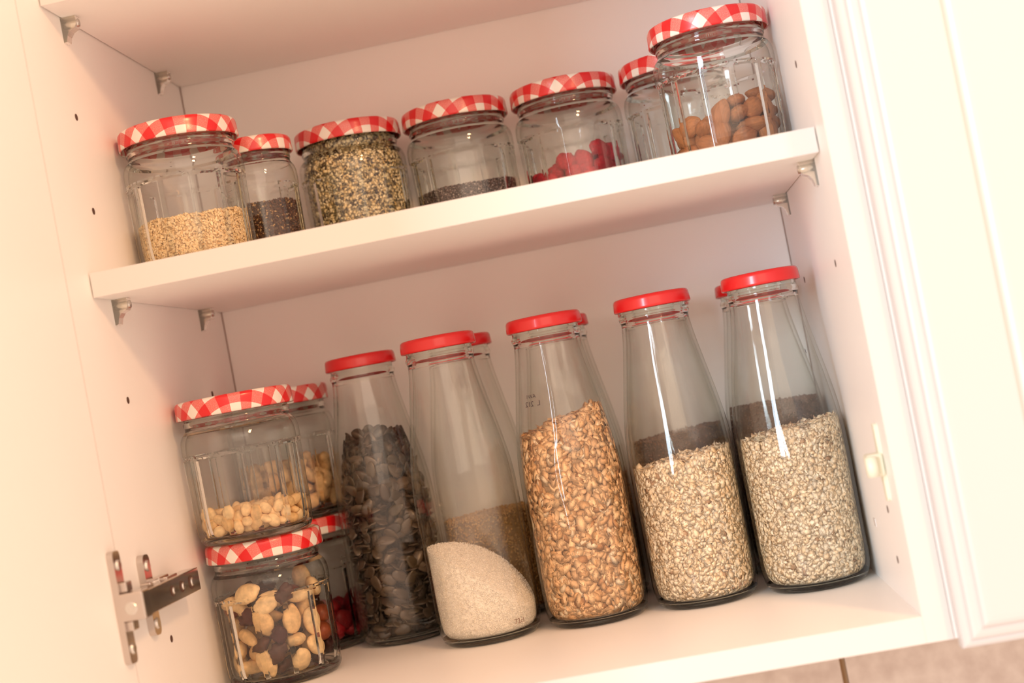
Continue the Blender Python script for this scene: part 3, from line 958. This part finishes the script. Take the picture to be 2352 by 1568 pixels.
tear = lambda px, a: (1.04 - 0.44 * max(px, 0) ** 2) * (1.0 - 0.08 * px)
almond_me = [blob('almond', 0.0220, 0.0140, 0.0094, tear, seed=s, lump=0.05) for s in (1, 2, 3)]
bl_me = [blob('blanched_almond', 0.0220, 0.0142, 0.0092, tear, seed=s, lump=0.03) for s in (4, 5)]
peel_me = [blob('peeled_nut', l, w, t, None, 12, 8, 0.06, s) for s, (l, w, t) in enumerate([(0.0115, 0.0085, 0.0075), (0.0105, 0.0080, 0.0070), (0.0125, 0.0080, 0.0062)])]
cash_me = [bend_x(blob('cashew', l, 0.0105, 0.0095, lambda px, a: 1.0 + 0.14 * px, 14, 12, 0.04, s), 1 / 0.0135) for s, l in ((11, 0.030), (12, 0.027))]
raisin_me = [blob('raisin', l, w, t, None, 14, 10, 0.55, s) for s, (l, w, t) in ((21, (0.015, 0.011, 0.009)), (22, (0.017, 0.012, 0.008)), (23, (0.013, 0.012, 0.010)))]
hazel_me = [blob('hazelnut', 0.0150, 0.0135, 0.0135, lambda px, a: 1.0 - 0.15 * max(px, 0), 14, 10, 0.03, 31)]
berry_me = [blob('dried_berry', l, w, t, None, 18, 12, 0.22, s) for s, (l, w, t) in ((41, (0.019, 0.016, 0.010)), (42, (0.022, 0.015, 0.009)), (43, (0.016, 0.015, 0.012)))]
pump_me = [blob('pumpkin_seed', 0.0138, 0.0084, 0.0026, lambda px, a: 1.0 - 0.22 * px, 14, 8, 0.02, s) for s in (51, 52)]
for ml, mt in ((almond_me, M_almond), (bl_me, M_blanched), (peel_me, M_blanched), (cash_me, M_cashew), (raisin_me, M_raisin), (hazel_me, M_hazel), (berry_me, M_berry), (pump_me, M_pumpkin)):
    for me in ml:
        me.materials.append(mt)
dberry_me = [m.copy() for m in berry_me]
for m in dberry_me:
    m.materials.clear(); m.materials.append(M_darkberry)

def deposit(n, rad, zf, rs, cand=26, slope=(0, 0), wall=0.5, maxz=None):
    """drop spheres of radii rs one after another into a round vessel, each taking the lowest of some tries"""
    P = np.zeros((0, 3)); Rr = np.zeros(0); out = []
    for i in range(n):
        r = rs[i]
        best = None
        for c in range(cand):
            a = random.uniform(0, 2 * PI)
            q = (rad - r) * (math.sqrt(random.random()) if random.random() > wall else random.uniform(0.93, 1.0))
            x, y = q * math.cos(a), q * math.sin(a)
            z = zf + r
            if len(P):
                d2 = (P[:, 0] - x) ** 2 + (P[:, 1] - y) ** 2
                s = (Rr + r) ** 2 - d2
                ok = s > 0
                if ok.any():
                    z = max(z, (P[ok, 2] + np.sqrt(s[ok])).max())
            cost = z - slope[0] * x - slope[1] * y
            if best is None or cost < best[0]:
                best = (cost, x, y, z)
        P = np.vstack([P, best[1:]]); Rr = np.append(Rr, r)
        out.append(best[1:])
    return out

def orient(px, py, flat=0.75):
    """lie with the flat side toward the nearest glass or up, long axis at random"""
    q = math.hypot(px, py)
    nrm = Vector((px, py, 0)).normalized() if q > 0.018 and random.random() < flat else Vector((0, 0, 1))
    nrm = (nrm + Vector([random.gauss(0, 0.25) for _ in range(3)])).normalized()
    t = Vector([random.gauss(0, 1) for _ in range(3)])
    t = (t - nrm * t.dot(nrm)).normalized()
    b_ = nrm.cross(t)
    return Matrix((t, b_, nrm)).transposed()

def keep_inside(me, mat3, pos, rad, zf, cap=None):
    """slide a piece inwards until all its points are inside the vessel"""
    M = np.array(mat3)
    V = np.zeros(len(me.vertices) * 3); me.vertices.foreach_get('co', V); V = V.reshape(-1, 3) @ M.T
    p = np.array(pos, float)
    for _ in range(6):
        Q = V + p
        r = np.hypot(Q[:, 0], Q[:, 1]); k = r.argmax()
        if r[k] > rad:
            d = Q[k, :2] / r[k]
            p[:2] -= d * (r[k] - rad + 1e-5)
        lo = Q[:, 2].min()
        if lo < zf: p[2] += zf - lo + 1e-5
    return p

def pile(x, y, z0, rad, zf, kinds, n, slope=(0, 0), wall=0.5, group=None, pack=0.86):
    """kinds: list of (name, meshes, packing radius, weight, label, category)"""
    ks = random.choices(kinds, [k[3] for k in kinds], k=n)
    pos = deposit(n, rad, zf, [k[2] * pack for k in ks], 26, slope, wall)
    for k, p in zip(ks, pos):
        me = random.choice(k[1])
        m = orient(p[0], p[1])
        p = keep_inside(me, m, p, rad, zf)
        o = link(k[0], me, None, None, (x + p[0], y + p[1], z0 + p[2]))
        o.rotation_euler = m.to_euler()
        tag(o, k[4], k[5], group)

JR = 0.0384
pile(*POS['j7'], SH, JR, fJ, [('almond', almond_me, 0.0072, 1, 'brown whole almond in the gingham-lidded jar on the shelf', 'almond')], 56, (0.26, -0.12), 0.55, 'almonds in the jar')
pile(*POS['j8'], JH, JR, fJ, [('peeled_nut', peel_me, 0.0042, 1, 'pale peeled nut in the upper stacked jar', 'nut')], 150, (0.0, 0.0), 0.5, 'peeled nuts in the stacked jar')
mix_g = 'trail mix in the lower jar'
pile(*POS['j9'], 0, JR, fJ, [('blanched_almond', bl_me, 0.0076, 7.0, 'cream blanched almond in the trail mix jar', 'almond'),
                             ('raisin', raisin_me, 0.0060, 5.5, 'dark wrinkled raisin in the trail mix jar', 'raisin'),
                             ('hazelnut', hazel_me, 0.0068, 1.2, 'red-brown hazelnut in the trail mix jar', 'hazelnut'),
                             ('cashew', cash_me, 0.0078, 1.3, 'pale curved cashew in the trail mix jar', 'cashew')], 76, (0.0, -0.05), 0.55, mix_g, 1.0)
pile(*POS['j10'], JH, JR, fJ, [('cashew', cash_me, 0.0070, 1, 'golden cashew in the jar behind the peeled nuts', 'cashew')], 70, (0, 0), 0.55, 'cashews in the stacked jar')
pile(*POS['j5'], SH, JR, fJ, [('dried_berry', berry_me, 0.0072, 1, 'bright red dried berry in the jar on the shelf', 'dried berry')], 66, (0.24, 0.0), 0.6, 'dried berries on the shelf')
pile(*POS['j11'], 0, JR, fJ, [('dried_berry', dberry_me, 0.0074, 1, 'dark red dried berry in the jar behind the trail mix', 'dried berry')], 44, (0, 0), 0.55, 'dark dried berries in the lower jar')

# pumpkin seeds: the ones against the glass toward the room singly, the rest behind them as one heap
bx, by = POS['b1']
n_single = 300
cells = []
tries = 0
ctr = math.atan2(-0.8865 - by, 0.3419 - bx)
while len(cells) < n_single and tries < 60000:
    tries += 1
    a = ctr + random.uniform(-1.75, 1.75)
    z = random.uniform(fB + 0.004, 0.1640)
    lay = random.choice((0, 0, 1))
    r = float(rB(z)) - 0.0022 - 0.0024 * lay
    p = (r * math.cos(a), r * math.sin(a), z)
    dmin = 0.0044
    if any((p[0]-q[0])**2 + (p[1]-q[1])**2 + (p[2]-q[2])**2 < dmin ** 2 for q in cells):
        continue
    cells.append(p)
for p in cells:
    me = random.choice(pump_me)
    edge_on = random.random() < (0.62 if p[2] < 0.115 else 0.15)
    nr = Vector((p[0], p[1], 0)).normalized()
    if edge_on:
        nr = (Vector((0, 0, 1)) + Vector([random.gauss(0, 0.35) for _ in range(3)])).normalized()
    else:
        nr = (nr + Vector([random.gauss(0, 0.28) for _ in range(3)])).normalized()
    t = Vector([random.gauss(0, 1) for _ in range(3)]); t = (t - nr * t.dot(nr)).normalized()
    m = Matrix((t, nr.cross(t), nr)).transposed()
    q = keep_inside(me, m, p, float(rB(p[2])) - 0.0004 - max(0, p[2] - 0.11) * 0.12, fB)
    o = link('pumpkin_seed', me, None, None, (bx + q[0], by + q[1], q[2]))
    o.rotation_euler = m.to_euler()
    tag(o, 'dark pumpkin seed lying against the glass of its bottle', 'pumpkin seed', 'pumpkin seeds in the bottle')
uV = np.zeros(len(pump_me[0].vertices) * 3); pump_me[0].vertices.foreach_get('co', uV)
filling('pumpkin_seeds', 'dark pumpkin seeds heaped inside the bottle behind the outer ones', 'seeds', bx, by, 0, rB, fB, level(0.1560, 0.0, 0.0, 0.002, 160), unit_flake(8), (0.0128, 0.0080, 0.0022), 1500, 260,
        [((0.05, 0.034, 0.022), 4), ((0.075, 0.052, 0.034), 3), ((0.03, 0.02, 0.014), 2)], M_seed, 0.5, 0.0050, gap=0.0048, core_dark=0.5)

# a few crumbs still clinging inside the emptied jar
cx, cy = POS['j6']
cv, cf = [], []
U8, F8 = unit_octa()
for i in range(26):
    a = random.uniform(-PI * 0.95, -PI * 0.1); z = random.uniform(0.012, 0.074)
    r = float(rJ(z)) - 0.0009
    n0 = len(cv)
    sz = random.uniform(0.0005, 0.0014)
    for u in U8:
        cv.append((r * math.cos(a) + u[0] * sz, r * math.sin(a) + u[1] * sz, z + u[2] * sz * random.uniform(0.6, 1.6)))
    cf += [tuple(int(k) + n0 for k in f) for f in F8]
crumbs = link('crumbs', mesh_from('crumbs', cv, cf), M_hazel, None, (cx, cy, SH))
tag(crumbs, 'reddish crumbs clinging inside the empty jar behind the almonds', 'crumbs', kind='stuff')
